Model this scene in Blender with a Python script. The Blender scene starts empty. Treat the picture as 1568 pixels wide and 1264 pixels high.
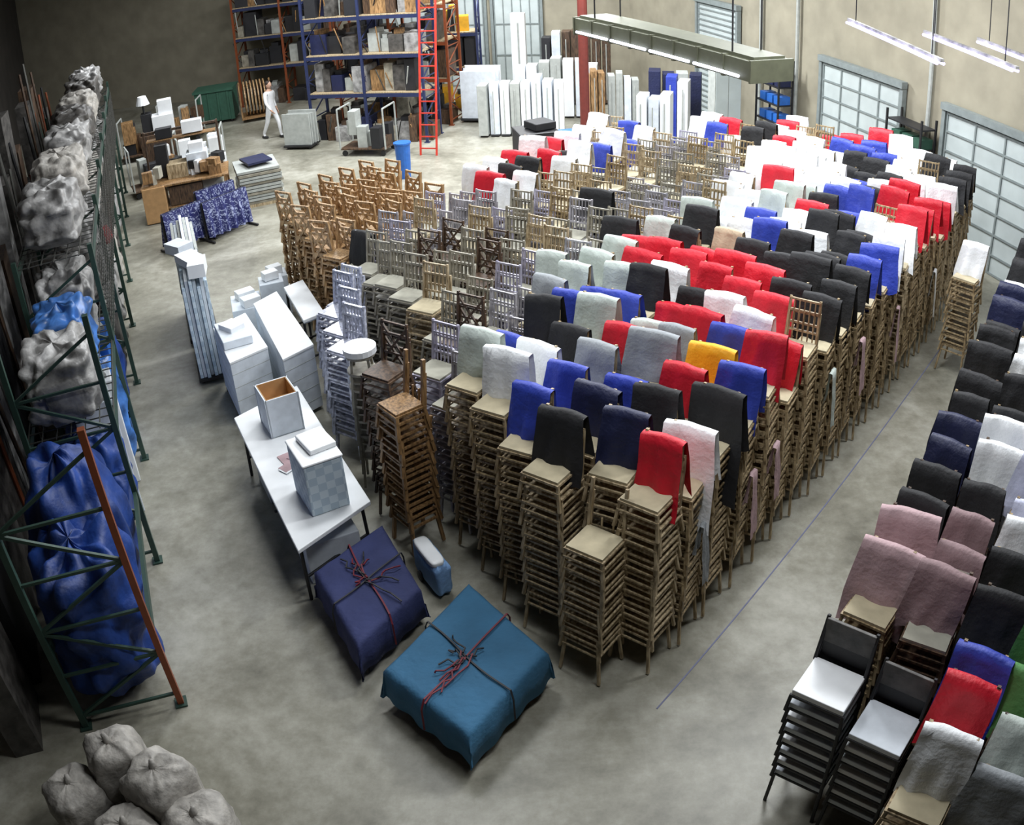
import bpy, math, random
from mathutils import Vector, Matrix, noise
random.seed(7)
R=random.random
def U(a,b): return a+(b-a)*random.random()
SC=bpy.context.scene; COL=SC.collection

# ------------------------------------------------------------------ materials
def new_mat(name):
    m=bpy.data.materials.new(name); m.use_nodes=True
    nt=m.node_tree; b=nt.nodes['Principled BSDF']
    return m,nt,b
def mat(name,col,rough=.6,metal=0.,nscale=8.,var=.12,bump=.0,bscale=40.,spec=None):
    m,nt,b=new_mat(name)
    tc=nt.nodes.new('ShaderNodeTexCoord')
    n=nt.nodes.new('ShaderNodeTexNoise'); n.inputs['Scale'].default_value=nscale; n.inputs['Detail'].default_value=4
    nt.links.new(tc.outputs['Object'],n.inputs['Vector'])
    r=nt.nodes.new('ShaderNodeValToRGB')
    c0=[max(0,c*(1-var)) for c in col]; c1=[min(1,c*(1+var)) for c in col]
    r.color_ramp.elements[0].position=.3; r.color_ramp.elements[0].color=(*c0,1)
    r.color_ramp.elements[1].position=.7; r.color_ramp.elements[1].color=(*c1,1)
    nt.links.new(n.outputs['Fac'],r.inputs['Fac']); nt.links.new(r.outputs['Color'],b.inputs['Base Color'])
    b.inputs['Roughness'].default_value=rough; b.inputs['Metallic'].default_value=metal
    if spec is not None: b.inputs['Specular IOR Level'].default_value=spec
    if bump>0:
        n2=nt.nodes.new('ShaderNodeTexNoise'); n2.inputs['Scale'].default_value=bscale; n2.inputs['Detail'].default_value=3
        nt.links.new(tc.outputs['Object'],n2.inputs['Vector'])
        bp=nt.nodes.new('ShaderNodeBump'); bp.inputs['Strength'].default_value=bump; bp.inputs['Distance'].default_value=.02
        nt.links.new(n2.outputs['Fac'],bp.inputs['Height']); nt.links.new(bp.outputs['Normal'],b.inputs['Normal'])
    return m
def emit_mat(name,col,s):
    m,nt,b=new_mat(name)
    b.inputs['Base Color'].default_value=(*col,1); b.inputs['Emission Color'].default_value=(*col,1); b.inputs['Emission Strength'].default_value=s
    return m
def floor_mat():
    m,nt,b=new_mat('polished_concrete')
    tc=nt.nodes.new('ShaderNodeTexCoord')
    n=nt.nodes.new('ShaderNodeTexNoise'); n.inputs['Scale'].default_value=.5; n.inputs['Detail'].default_value=9; n.inputs['Roughness'].default_value=.62; n.inputs['Distortion'].default_value=.6
    n2=nt.nodes.new('ShaderNodeTexNoise'); n2.inputs['Scale'].default_value=5; n2.inputs['Detail'].default_value=8; n2.inputs['Roughness'].default_value=.7
    for q in (n,n2): nt.links.new(tc.outputs['Object'],q.inputs['Vector'])
    mx=nt.nodes.new('ShaderNodeMath'); mx.operation='MULTIPLY_ADD'; mx.inputs[1].default_value=.5
    nt.links.new(n2.outputs['Fac'],mx.inputs[0]); nt.links.new(n.outputs['Fac'],mx.inputs[2])
    r=nt.nodes.new('ShaderNodeValToRGB'); e=r.color_ramp.elements
    e[0].position=.55; e[0].color=(.145,.138,.105,1); e[1].position=.98; e[1].color=(.45,.44,.38,1)
    x=e.new(.74); x.color=(.265,.255,.205,1)
    nt.links.new(mx.outputs[0],r.inputs['Fac']); nt.links.new(r.outputs['Color'],b.inputs['Base Color'])
    b.inputs['Roughness'].default_value=.4
    return m
def wood_mat(name,c0,c1,rough=.5):
    m,nt,b=new_mat(name)
    tc=nt.nodes.new('ShaderNodeTexCoord'); w=nt.nodes.new('ShaderNodeTexNoise'); w.inputs['Scale'].default_value=9; w.inputs['Detail'].default_value=5
    mp=nt.nodes.new('ShaderNodeMapping'); mp.inputs['Scale'].default_value=(4,4,.7)
    nt.links.new(tc.outputs['Object'],mp.inputs['Vector']); nt.links.new(mp.outputs[0],w.inputs['Vector'])
    r=nt.nodes.new('ShaderNodeValToRGB'); r.color_ramp.elements[0].position=.35; r.color_ramp.elements[0].color=(*c0,1); r.color_ramp.elements[1].position=.65; r.color_ramp.elements[1].color=(*c1,1)
    nt.links.new(w.outputs['Fac'],r.inputs['Fac']); nt.links.new(r.outputs['Color'],b.inputs['Base Color']); b.inputs['Roughness'].default_value=rough
    return m
def quilt_mat(name,c0,c1,sc=9):
    m,nt,b=new_mat(name)
    tc=nt.nodes.new('ShaderNodeTexCoord'); ch=nt.nodes.new('ShaderNodeTexChecker'); ch.inputs['Scale'].default_value=sc
    ch.inputs['Color1'].default_value=(*c0,1); ch.inputs['Color2'].default_value=(*c1,1)
    nt.links.new(tc.outputs['Object'],ch.inputs['Vector']); nt.links.new(ch.outputs['Color'],b.inputs['Base Color']); b.inputs['Roughness'].default_value=.7
    return m
def print_mat(name,c0,c1,sc=14,p0=.45,p1=.62):
    m,nt,b=new_mat(name)
    tc=nt.nodes.new('ShaderNodeTexCoord'); v=nt.nodes.new('ShaderNodeTexNoise'); v.inputs['Scale'].default_value=sc; v.inputs['Distortion'].default_value=2.5; v.inputs['Detail'].default_value=2
    r=nt.nodes.new('ShaderNodeValToRGB'); r.color_ramp.elements[0].position=p0; r.color_ramp.elements[0].color=(*c0,1); r.color_ramp.elements[1].position=p1; r.color_ramp.elements[1].color=(*c1,1)
    nt.links.new(tc.outputs['Object'],v.inputs['Vector']); nt.links.new(v.outputs['Fac'],r.inputs['Fac']); nt.links.new(r.outputs['Color'],b.inputs['Base Color'])
    return m
M={}
M['floor']=floor_mat()
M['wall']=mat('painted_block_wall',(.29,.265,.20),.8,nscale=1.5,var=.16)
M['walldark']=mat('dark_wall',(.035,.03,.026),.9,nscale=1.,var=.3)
M['ceil']=mat('dark_ceiling',(.10,.09,.08),.9)
M['door']=mat('door_panel_white',(.44,.49,.49),.5,nscale=2,var=.10)
M['doorrib']=mat('door_rib_grey',(.20,.23,.23),.5)
M['wood']=wood_mat('chiavari_wood',(.15,.10,.048),(.48,.37,.215))
M['wood2']=wood_mat('pale_wood',(.22,.16,.085),(.56,.45,.29))
M['brown']=wood_mat('brown_wood',(.13,.07,.027),(.38,.22,.095))
M['crossw']=wood_mat('crossback_wood',(.20,.11,.045),(.56,.37,.19))
M['dark']=wood_mat('dark_wood',(.03,.018,.012),(.12,.07,.04))
M['silver']=mat('silver_lacquer',(.36,.35,.385),.35,.2,var=.45)
M['silverl']=mat('silver_lilac_lacquer',(.36,.345,.44),.35,.2,var=.4)
M['grey']=mat('grey_lacquer',(.27,.25,.20),.5,var=.35)
M['acryl']=mat('clear_acrylic',(.46,.48,.58),.15,var=.5,nscale=18)
M['seat']=mat('seat_pad',(.46,.40,.27),.8)
M['seatg']=mat('seat_pad_grey',(.36,.35,.29),.8)
CL={'red':(.60,.008,.025),'blue':(.025,.05,.38),'navy':(.010,.014,.055),'black':(.012,.012,.014),'white':(.86,.88,.90),'grey':(.30,.32,.34),
 'lgrey':(.52,.58,.54),'pink':(.48,.33,.35),'mauve':(.27,.18,.19),'yellow':(.95,.42,.01),'sky':(.20,.36,.64),'lilac':(.56,.58,.74),'green':(.08,.24,.07),'tan':(.45,.36,.25)}
for k,c in CL.items(): M['c_'+k]=mat('cloth_'+k,c,.55 if k in('navy','yellow','blue','red') else .75,nscale=5,var=.18 if k!='white' else .05,bump=.45,bscale=22)
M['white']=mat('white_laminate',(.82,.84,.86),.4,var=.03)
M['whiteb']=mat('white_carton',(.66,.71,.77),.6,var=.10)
M['card']=mat('cardboard_inside',(.46,.27,.12),.8)
M['quilt']=quilt_mat('quilted_wrap',(.62,.72,.80),(.46,.57,.67),11)
M['teal']=mat('moving_blanket_teal',(.035,.135,.25),.85,nscale=3,var=.12,bump=.5,bscale=18)
M['dkblue']=mat('moving_blanket_navy',(.032,.042,.13),.85,nscale=3,var=.15,bump=.5,bscale=18)
M['strap']=mat('dark_red_strap',(.16,.012,.025),.6)
M['strapb']=mat('black_strap',(.02,.02,.025),.6)
M['tarp']=mat('blue_tarp',(.010,.042,.21),.55,nscale=3,var=.5,bump=.7,bscale=9)
M['tarpl']=mat('light_blue_plastic',(.05,.15,.42),.35,nscale=5,var=.7)
M['sack']=mat('grey_sack',(.36,.34,.31),.6,nscale=9,var=.35,bump=.7,bscale=14)
M['rackg']=mat('rack_green',(.03,.065,.05),.5,.2)
M['racko']=mat('rack_orange',(.24,.06,.02),.5,.2)
M['rackb']=mat('rack_blue',(.025,.035,.10),.5,.2)
M['wire']=mat('galvanised_wire',(.11,.11,.10),.5,.5)
M['black']=mat('black_metal',(.02,.02,.022),.5,.2)
M['blackp']=mat('black_plastic',(.015,.015,.018),.6)
M['redp']=mat('red_oxide_paint',(.15,.025,.018),.6)
M['redl']=mat('ladder_red',(.50,.035,.02),.5)
M['olive']=mat('olive_housing',(.085,.09,.055),.6)
M['bluep']=mat('blue_plastic',(.02,.12,.45),.4)
M['grn']=mat('green_painted_steel',(.025,.085,.055),.6)
M['yel']=mat('yellow_plastic',(.70,.36,.015),.5)
M['panel']=mat('grey_panel',(.38,.40,.38),.6)
M['print']=print_mat('blue_print_fabric',(.012,.016,.11),(.30,.34,.52),9,.5,.62)
M['tube']=emit_mat('fluorescent_tube',(.78,.80,1.),3.5)
M['tubep']=emit_mat('violet_white_tube',(.52,.46,1.),3.0)
M['lens']=mat('lamp_lens',(.9,.92,.95),.3)
M['line']=mat('blue_floor_tape',(.15,.16,.27),.6)
M['skin']=mat('skin',(.50,.30,.21),.5,var=.05)
M['hair']=mat('hair_dark',(.03,.02,.015),.6)
M['coat']=mat('white_work_clothes',(.75,.76,.78),.8,var=.08)
M['shoe']=mat('shoe_black',(.02,.02,.02),.6)
M['foil']=mat('wrapped_goods_grey',(.29,.285,.28),.4,nscale=6,var=.55,bump=.6,bscale=12)
M['foild']=mat('wrapped_goods_dark',(.07,.065,.06),.5,nscale=6,var=.6,bump=.6,bscale=12)

# ------------------------------------------------------------------ mesh builder
class MB:
    def __init__(s): s.v=[];s.f=[];s.m=[];s.mats=[]
    def mi(s,k):
        if k not in s.mats: s.mats.append(k)
        return s.mats.index(k)
    def hexa(s,p,k):
        b=len(s.v); s.v+= [tuple(q) for q in p]; i=s.mi(k)
        for f in ((3,2,1,0),(4,5,6,7),(0,1,5,4),(1,2,6,5),(2,3,7,6),(3,0,4,7)):
            s.f.append(tuple(b+j for j in f)); s.m.append(i)
    def box(s,cx,cy,cz,sx,sy,sz,k,rz=0.,tilt=0.):
        c,n=math.cos(rz),math.sin(rz); P=[]
        for dz in(-.5,.5):
            for dx,dy in((-.5,-.5),(.5,-.5),(.5,.5),(-.5,.5)):
                x,y=dx*sx,dy*sy; P.append((cx+x*c-y*n,cy+x*n+y*c,cz+dz*sz+tilt*x))
        s.hexa(P,k)
    def prism(s,q,z0,z1,k):
        s.hexa([(a,b,z0) for a,b in q]+[(a,b,z1) for a,b in q],k)
    def beam(s,p,q,w,k,h=None):
        p,q=Vector(p),Vector(q); d=(q-p).normalized(); h=h or w
        u=d.cross(Vector((0,0,1))) if abs(d.z)<.95 else d.cross(Vector((0,1,0)))
        u.normalize(); v=u.cross(d)
        P=[]
        for e in(p,q):
            for a,b in((-1,-1),(1,-1),(1,1),(-1,1)): P.append(e+u*a*w/2+v*b*h/2)
        s.hexa(P,k)
    def tube(s,p,q,r,k,n=10,r2=None):
        p,q=Vector(p),Vector(q); d=(q-p).normalized(); r2=r if r2 is None else r2
        u=d.cross(Vector((0,0,1))) if abs(d.z)<.95 else d.cross(Vector((0,1,0)))
        u.normalize(); v=u.cross(d); b=len(s.v); i=s.mi(k)
        for e,rr in((p,r),(q,r2)):
            for j in range(n):
                t=2*math.pi*j/n; s.v.append(tuple(e+u*math.cos(t)*rr+v*math.sin(t)*rr))
        for j in range(n):
            s.f.append((b+j,b+(j+1)%n,b+n+(j+1)%n,b+n+j)); s.m.append(i)
        s.f.append(tuple(b+j for j in range(n))[::-1]); s.m.append(i)
        s.f.append(tuple(b+n+j for j in range(n))); s.m.append(i)
    def blob(s,c,size,k,seed=0,e=.55,amp=.08,fr=2.5,nu=28,nv=18,fold=0.):
        b=len(s.v); i=s.mi(k)
        def sp(x): return math.copysign(abs(x)**e,x)
        for a in range(nv+1):
            ph=-math.pi/2+math.pi*a/nv
            for q in range(nu):
                th=2*math.pi*q/nu
                x=sp(math.cos(ph))*sp(math.cos(th));y=sp(math.cos(ph))*sp(math.sin(th));z=sp(math.sin(ph))
                d=Vector((x,y,z)); nn=1+amp*noise.noise(d*fr+Vector((seed*7.3,seed,0)))*2
                if fold: nn+=fold*math.sin(th*9+4*noise.noise(d*2+Vector((seed,0,0))))*.5
                s.v.append((c[0]+x*size[0]/2*nn,c[1]+y*size[1]/2*nn,max(c[2]+z*size[2]/2*(nn if z>0 else 1),c[2]-size[2]/2)))
        for a in range(nv):
            for q in range(nu):
                s.f.append((b+a*nu+q,b+a*nu+(q+1)%nu,b+(a+1)*nu+(q+1)%nu,b+(a+1)*nu+q)); s.m.append(i)
    def mesh(s,name,smooth=False):
        me=bpy.data.meshes.new(name); me.from_pydata(s.v,[],s.f)
        for k in s.mats: me.materials.append(M[k])
        me.polygons.foreach_set('material_index',s.m)
        if smooth: me.polygons.foreach_set('use_smooth',[True]*len(s.f))
        me.update(); return me
    def obj(s,name,loc=(0,0,0),rz=0.,smooth=False,parent=None,bevel=0.):
        o=bpy.data.objects.new(name,s.mesh(name,smooth)); COL.objects.link(o); o.location=loc; o.rotation_euler=(0,0,rz)
        if parent: o.parent=parent
        if bevel:
            b=o.modifiers.new('bevel','BEVEL'); b.width=bevel; b.segments=2; b.limit_method='ANGLE'
        return o
def link(name,me,loc,rz=0.,parent=None,scale=None):
    o=bpy.data.objects.new(name,me); COL.objects.link(o); o.location=loc; o.rotation_euler=(0,0,rz)
    if parent: o.parent=parent
    if scale: o.scale=scale
    return o
def empty(name,loc=(0,0,0),rz=0.):
    o=bpy.data.objects.new(name,None); COL.objects.link(o); o.location=loc; o.rotation_euler=(0,0,rz); o.empty_display_size=.2
    return o
def ang(d): return math.atan2(d[1],d[0])

# ------------------------------------------------------------------ room shell
b=MB(); b.prism([(-22,-4),(15,-4),(15,38),(-22,38)],-.2,0,'floor'); b.obj('floor')
b=MB(); b.prism([(-22,-4),(15,-4),(15,38),(-22,38)],7.8,8.0,'ceil'); b.obj('ceiling')
def wall(name,p,q,k,h=7.8):
    d=Vector((q[0]-p[0],q[1]-p[1])); L=d.length; w=MB(); w.box(L/2,-.12,h/2,L+.2,.2,h,k)
    return w.obj(name,(p[0],p[1],0),ang(d))
G0=Vector((13.3,.6)); GD=Vector((-.2755,.9613))
wall('wall_right',G0,G0+GD*31.8,'wall')
gend=G0+GD*31.8
wall('wall_back',gend,(-19.6,36.5),'wall')
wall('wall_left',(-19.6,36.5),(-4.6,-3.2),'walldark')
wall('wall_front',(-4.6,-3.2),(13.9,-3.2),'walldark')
wall('wall_side',(14.2,-3.2),G0,'wall')
grz=ang(GD)
def gpt(s,off=0.):
    p=G0+GD*s; n=Vector((-GD.y,GD.x)); return p+n*off
def s_of(pt): return (Vector(pt)-G0).dot(GD)
def sectional_door(name,s0,s1,top,cols=4,rows=5,loc=None,rz=None):
    w=s1-s0; b=MB(); b.box(w/2,.05,top/2,w,.06,top,'door')
    for i in range(rows+1): b.box(w/2,.09,min(max(top*i/rows,.03),top-.03),w,.035,.04,'doorrib')
    for i in range(cols+1): b.box(w*i/cols,.09,top/2,.04,.03,top,'doorrib')
    for x in(-.09,w+.09): b.box(x,.08,top/2+.06,.1,.12,top+.12,'doorrib')
    b.box(w/2,.1,top+.1,w+.3,.16,.14,'doorrib')
    p=gpt(s0) if loc is None else loc
    return b.obj(name,(p[0],p[1],0),grz if rz is None else rz)
s2=s_of((8.79,16.37))
sectional_door('door_1',s2-3.3,s2,2.75,4,7)
sectional_door('door_2',s_of((8.38,17.84)),s_of((7.62,20.5)),2.85,4,7)
sectional_door('door_3',s_of((6.6,24.4)),s_of((6.05,26.4)),3.5,1,22)
bd=(Vector((-19.6,36.5))-gend).normalized()
for i,(t0,t1) in enumerate(((3.0,4.5),(4.9,6.4),(6.8,8.3))):
    p=gend+bd*t0; sectional_door('door_%d'%(4+i),0,t1-t0,3.3,5,3,loc=p,rz=ang(bd))
for i,s in enumerate((s2+.6,s_of((7.3,21.6)),s_of((6.9,23.2)))):
    b=MB(); b.tube((0,.08,0),(0,.08,7.7),.05,'panel',8); p=gpt(s); b.obj('conduit_pipe',(p[0],p[1],0),grz)
b=MB(); b.tube((2.17,22.6,0),(2.17,22.6,7.8),.12,'redp',14); b.box(2.17,22.6,.02,.4,.4,.04,'redp'); b.box(2.17,22.6,7.6,.35,.35,.2,'redp'); b.obj('steel_column')
b=MB(); b.beam((1.15,5.42,.003),(7.9,13.2,.003),.014,'line',.004); b.obj('floor_tape_line')

# ------------------------------------------------------------------ chair stacks
def chair_stack(name,n,pitch,wd,seat,w=.39,d=.37,top_back=True,spind=5,cross=False,thick=.022):
    b=MB(); z0=.43
    hw,hd=w/2,d/2; lean=0
    for i in range(n):
        z=z0+i*pitch; ox=U(-.014,.014); oy=U(-.014,.014)
        b.box(ox,oy,z,w,d,.022,wd,U(-.03,.03))
        if i==n-1: b.box(ox,oy,z+.022,w*.92,d*.92,.026,seat)
        drop=.41 if i==0 else .25
        zb=z-drop
        for sx in(-1,1):
            b.beam((ox+sx*(hw-.02),oy-hd+.02,z),(ox+sx*(hw+.018),oy-hd-.016,zb),thick*1.2,wd)
            b.beam((ox+sx*(hw-.02),oy+hd-.02,z),(ox+sx*(hw+.012),oy+hd+.02,zb),thick*1.2,wd)
            b.beam((ox+sx*(hw-.02),oy+hd-.02,z),(ox+sx*(hw-.03),oy+hd+.04,z+(.5 if i>=n-2 else pitch)),thick*1.2,wd)
            b.beam((ox+sx*(hw-.002),oy-hd,z-.075),(ox+sx*(hw-.002),oy+hd,z-.075),thick*.8,wd)
        b.beam((ox-hw,oy-hd,z-.075),(ox+hw,oy-hd,z-.075),thick*.8,wd)
        b.beam((ox-hw,oy+hd,z-.08),(ox+hw,oy+hd,z-.08),thick*.8,wd)
        if i>=n-2 and top_back:
            for dz in(.14,.36,.48): b.beam((ox-hw+.02,oy+hd+.04*dz/.5-.01,z+dz),(ox+hw-.02,oy+hd+.04*dz/.5-.01,z+dz),thick,wd)
            if cross:
                b.beam((ox-hw+.02,oy+hd,z+.05),(ox+hw-.02,oy+hd+.03,z+.46),thick,wd); b.beam((ox+hw-.02,oy+hd,z+.05),(ox-hw+.02,oy+hd+.03,z+.46),thick,wd)
            else:
                for k in range(spind):
                    x=-hw+.02+(w-.04)*(k+1)/(spind+1); b.beam((ox+x,oy+hd,z+.14),(ox+x,oy+hd+.025,z+.48),thick*.6,wd)
        else:
            for k in range(2):
                x=-hw+.02+(w-.04)*(k+1)/3; b.beam((ox+x,oy+hd+.005,z),(ox+x,oy+hd+.015,z+pitch),thick*.6,wd)
    me=b.mesh(name); me['top']=z0+(n-1)*pitch
    return me
STK={'wood':[chair_stack('chiavari_stack',n,.142,'wood','seat') for n in(10,11,11,12)],
 'pale':[chair_stack('chiavari_stack_pale',n,.142,'wood2','seat') for n in(11,11)],
 'silver':[chair_stack('silver_stack',n,.155,'silver','seatg',spind=6) for n in(8,9,10)]+[chair_stack('silver_stack',9,.155,'silverl','seatg',spind=6)],
 'grey':[chair_stack('grey_stack',n,.155,'grey','seatg') for n in(9,10)],
 'short':[chair_stack('chiavari_stack_short',9,.13,'wood2','seat',top_back=False)],
 'cross':[chair_stack('crossback_stack',n,.19,'crossw','crossw',cross=True,thick=.032) for n in(6,7,7)],
 'darkw':[chair_stack('dark_stack',n,.155,'dark','dark',cross=True) for n in(9,10)],
 'low':[chair_stack('low_stack',n,.15,'wood','seat') for n in(8,9)],
 'lowd':[chair_stack('low_stack_dark',n,.15,'dark','seatg') for n in(8,9)]}
def cover(name,w=.42,fl=.46,bl=.40,seed=0,th=.05):
    nx=10; prof=[]
    for i in range(9): t=i/8; prof.append((-.03-(1-t)*.12-th/2,-fl*(1-t)))
    for i in range(1,3): prof.append((-th/2+i*th/2-.015,.008))
    for i in range(9): t=i/8; prof.append((th/2+.0+t*.05,-bl*t))
    v=[];f=[]
    for j,(y,z) in enumerate(prof):
        dn=min(1,abs(z)/.4)
        for i in range(nx+1):
            u=i/nx-.5; x=u*w*(1+.08*dn)
            fo=.018*dn*math.sin(u*15+seed*2+3*noise.noise(Vector((u*2,z*3,seed))))
            nn=noise.noise(Vector((x*6,z*6,seed*3.1)))*.022
            skew=.08*dn*noise.noise(Vector((seed*5.1,0,j*.05)))
            hem=(.10*noise.noise(Vector((u*2.2,seed*1.7,1 if j<9 else 5))))*dn**2
            v.append((x+skew,y+fo+nn,z+hem-.02*abs(u)*2))
    for j in range(len(prof)-1):
        for i in range(nx): a=j*(nx+1)+i; f.append((a,a+1,a+nx+2,a+nx+1))
    me=bpy.data.meshes.new(name); me.from_pydata(v,[],f); me.polygons.foreach_set('use_smooth',[True]*len(f)); me.materials.append(M['c_white']); me.update()
    return me
COV=[cover('seat_cover_cloth',U(.41,.47),U(.52,.70),U(.38,.5),s) for s in range(12)]
COVL=[cover('long_cover_cloth',.48,.98,.5,20+s) for s in range(3)]
e1=Vector((-.46,.888)); e2=Vector((.655,.755)); RZ=-math.radians(35)
def put_cover(parent,x,y,top,col,rz,long=False):
    c=link('cloth_cover',random.choice(COVL if long else COV),(x-math.sin(rz)*.205,y+math.cos(rz)*.205,top+.51),rz+U(-.10,.10),parent,(U(.92,1.1),1,U(.92,1.12)))
    c.rotation_euler=(U(-.05,.02),U(-.07,.07),c.rotation_euler[2])
    c.material_slots[0].link='OBJECT'; c.material_slots[0].material=M['c_'+col]
    return c
seeds=[(-2.45,2.3,'blue'),(-2.9,2.2,'white'),(-2.9,1.7,'white'),(-3.3,1.9,'lgrey'),(-3.6,2.3,'blue'),(-3.4,2.5,'blue'),(-3.2,2.9,'black'),(-2.8,2.9,'pink'),(-3.1,3.3,'lgrey'),(-2.3,2.6,'black'),(-2.4,1.8,'blue'),(-2.05,2.05,'black'),(-2.0,1.6,'black'),(-1.8,2.35,'navy'),(-1.6,1.8,'navy'),
(-1.3,2.0,'red'),(-2.0,3.0,'blue'),(-1.95,2.8,'blue'),(-1.6,2.95,'black'),(-1.3,2.8,'white'),(-1.55,3.4,'black'),(-2.15,2.95,'grey'),(-1.85,3.65,'grey'),(-1.2,3.5,'red'),(-1.7,3.8,'pink'),(-1.5,4.0,'yellow'),
(-1.3,4.2,'blue'),(-1.1,4.9,'red'),(-1.96,4.5,'red'),(-2.3,3.8,'red'),(-2.8,3.7,'lgrey'),(-2.56,3.8,'white'),(-3.3,3.9,'blue'),(-3.0,4.3,'blue'),(-2.3,4.3,'red'),(-2.1,4.7,'white'),(-1.7,5.1,'white'),(-2.3,5.3,'black'),(-2.7,4.6,'black'),
(-2.7,5.9,'red'),(-3.5,5.4,'red'),(-2.9,5.2,'white'),(-2.5,5.9,'red'),(-2.2,6.2,'red'),(-1.2,5.4,'red'),(-1.6,5.6,'red'),(-3.6,4.6,'lgrey'),(-3.9,3.8,'lgrey'),(-3.9,3.0,'grey'),(-3.4,6.3,'black'),(-1.7,6.9,'black'),(-1.2,6.5,'black'),(-2.1,7.0,'black'),(-1.5,7.6,'black'),(-1.2,8.2,'blue'),(-2.3,8.1,'white'),(-1.7,8.7,'black'),(-1.1,9.3,'white'),
(-1.7,10.4,'red'),(-1.2,11,'red'),(-1.3,10.2,'red'),(-2.6,7.5,'blue'),(-3.1,7.2,'white'),(-3.4,8.0,'white'),(-4.0,8.2,'white'),(-3.0,9.0,'lgrey'),(-3.0,6.8,'tan'),(-3.9,6.6,'lgrey'),(-2.4,9.2,'black'),(-2.2,10,'blue'),(-3,10,'white'),(-4.5,11,'white'),(-2,11,'white'),(-3.6,9.2,'white'),(-3.2,11,'white'),(-2.5,12,'black'),(-1.5,12.5,'white'),(-3.8,12.5,'white'),(-3,13,'blue'),(-2,13.5,'white'),(-1.2,13,'black'),(-4,10,'white'),(-3.4,13.5,'red')]
SE=[((-x-1.05)*1.05,(y-2.3)*.87,c) for x,y,c in seeds]
def seed_col(a,b):
    best=sorted(((a-x)**2+((b-y)*.9)**2+U(0,.10),c) for x,y,c in SE)[0][1]
    if b>.2 and R()<.10: best=random.choice(['red','black','white','black','blue','lgrey'])
    return best
O=Vector((1.10,6.12)); NA=15; PA=.49; PB=.485
for i in range(NA):
    a=i*PA
    bmax=10.3 if a<2.0 else 9.9 if a<4.2 else 8.6 if a<5.5 else 6.7
    par=empty('stacked_chair_row',(O.x+e1.x*a,O.y+e1.y*a,0))
    for j in range(-1 if 0<i<8 else 0,22):
        bb=j*PB
        if bb>bmax: break
        p=e2*bb; ro=RZ+U(-.07,.07)
        x,y=p.x+U(-.018,.018),p.y+U(-.018,.018)
        if i==1 and j==-1: x+=.06; y-=.16
        W=O+e1*a+e2*bb
        if (W-gpt(s_of(W))).length<.9: continue
        if (a<3.3 and not(a>2.7 and bb<.6)) or (a>=3.3 and bb>7.0+.35*(a-3.3)) or (a>5.6 and bb>2.3):
            kind='wood' if R()<.72 else 'pale'
            if i==1 and j==-1: kind='short'
            covered=True
            if a>=3.3:
                col=random.choice(['white','white','white','red','blue','black','white','lgrey']) if a>5 else random.choice(['white','white','red','blue','white','red','sky','black'])
                covered=R()<.93
            else:
                col=seed_col(a,bb)
                if R()<.02: covered=False
        else:
            kind=random.choice(['silver','silver','silver','grey','pale','grey','darkw' if bb<1.5 else 'wood']); covered=R()<.04; col=random.choice(['white','black','lgrey'])
        me=random.choice(STK[kind])
        link('chair_stack',me,(x,y,0),ro,par)
        if i==1 and j==-1: covered=False
        lg=(i,j) in((4,-1),(0,1),(2,0),(0,2),(5,-1))
        if lg and i in(4,): col='white'
        if covered: put_cover(par,x,y,me['top'],col,ro,long=lg)
        if i==0 and j in(1,3,4,7,9,12,16):
            c=link('hanging_cloth',random.choice(COVL),(x+.25*math.cos(ro),y+.25*math.sin(ro),U(1.3,1.75)),ro+math.pi/2,par,(U(.22,.38),.5,U(.6,.85)))
            c.material_slots[0].link='OBJECT'; c.material_slots[0].material=M['c_'+random.choice(['white','lgrey','pink','white','grey'])]
CB=O+e1*7.46-e2*.08
par=empty('crossback_chair_group',(CB.x,CB.y,0))
for i in range(6):
    for j in range(5):
        p=e1*(i*.45)+e2*(j*.47); ro=RZ+(math.pi if i%2 else 0)+U(-.2,.2)
        link('chair_stack',random.choice(STK['cross']),(p.x,p.y,0),ro,par)
def folded_bundle(name,loc,rz,n,h,k,w=.42):
    b=MB()
    for i in range(n):
        y=i*.07
        for x in(-w/2,w/2): b.beam((x,y,.0),(x,y+.1,h),.025,k)
        for t in(.15,.45,.6,.95): b.beam((-w/2,y+.1*t,h*t),(w/2,y+.1*t,h*t),.022,k)
        b.box(0,y+.06,h*.72,w*.85,.025,h*.3,k)
    return b.obj(name,loc,rz)
folded_bundle('folded_chair_bundle',(-2.30,11.98,0),RZ,4,1.6,'black',.3)
def at(name,kind,x,y,rz=None):
    return link(name,random.choice(STK[kind]),(x,y,0),RZ if rz is None else rz)
STK['acry']=[chair_stack('acrylic_stack',n,.13,'acryl','acryl',w=.38,d=.36,spind=6,thick=.03) for n in(8,9)]
for q in((-1.93,9.85),(-2.05,10.37),(-2.2,10.9),(-2.15,11.42)): at('acrylic_chair_stack','acry',*q)
STK['brownst']=[chair_stack('brown_chair_stack',10,.145,'brown','brown',thick=.03,w=.36,d=.36,top_back=False)]
at('brown_chair_stack','brownst',-1.10,8.03,RZ-.3); at('dark_chair_stack','darkw',-1.28,8.56)
b=MB()
for i in range(6):
    z=.75+i*.2
    b.tube((0,0,z),(0,0,z+.03),.17,'grey',18)
    for k in range(4):
        t=math.pi/4+k*math.pi/2; b.beam((.13*math.cos(t),.13*math.sin(t),z),(.2*math.cos(t),.2*math.sin(t),z-.7),.028,'grey')
    b.tube((0,0,z-.3),(0,0,z-.28),.16,'grey',12)
b.tube((0,0,1.79),(0,0,1.86),.19,'white',20)
b.obj('bar_stool_stack',(-1.64,9.15,0))
par=empty('aisle_chair_stack',(6.62,11.2,0),RZ-.2); link('chairs',STK['low'][0],(0,0,0),0,par); c=put_cover(par,0,0,STK['low'][0]['top'],'white',0)

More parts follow.
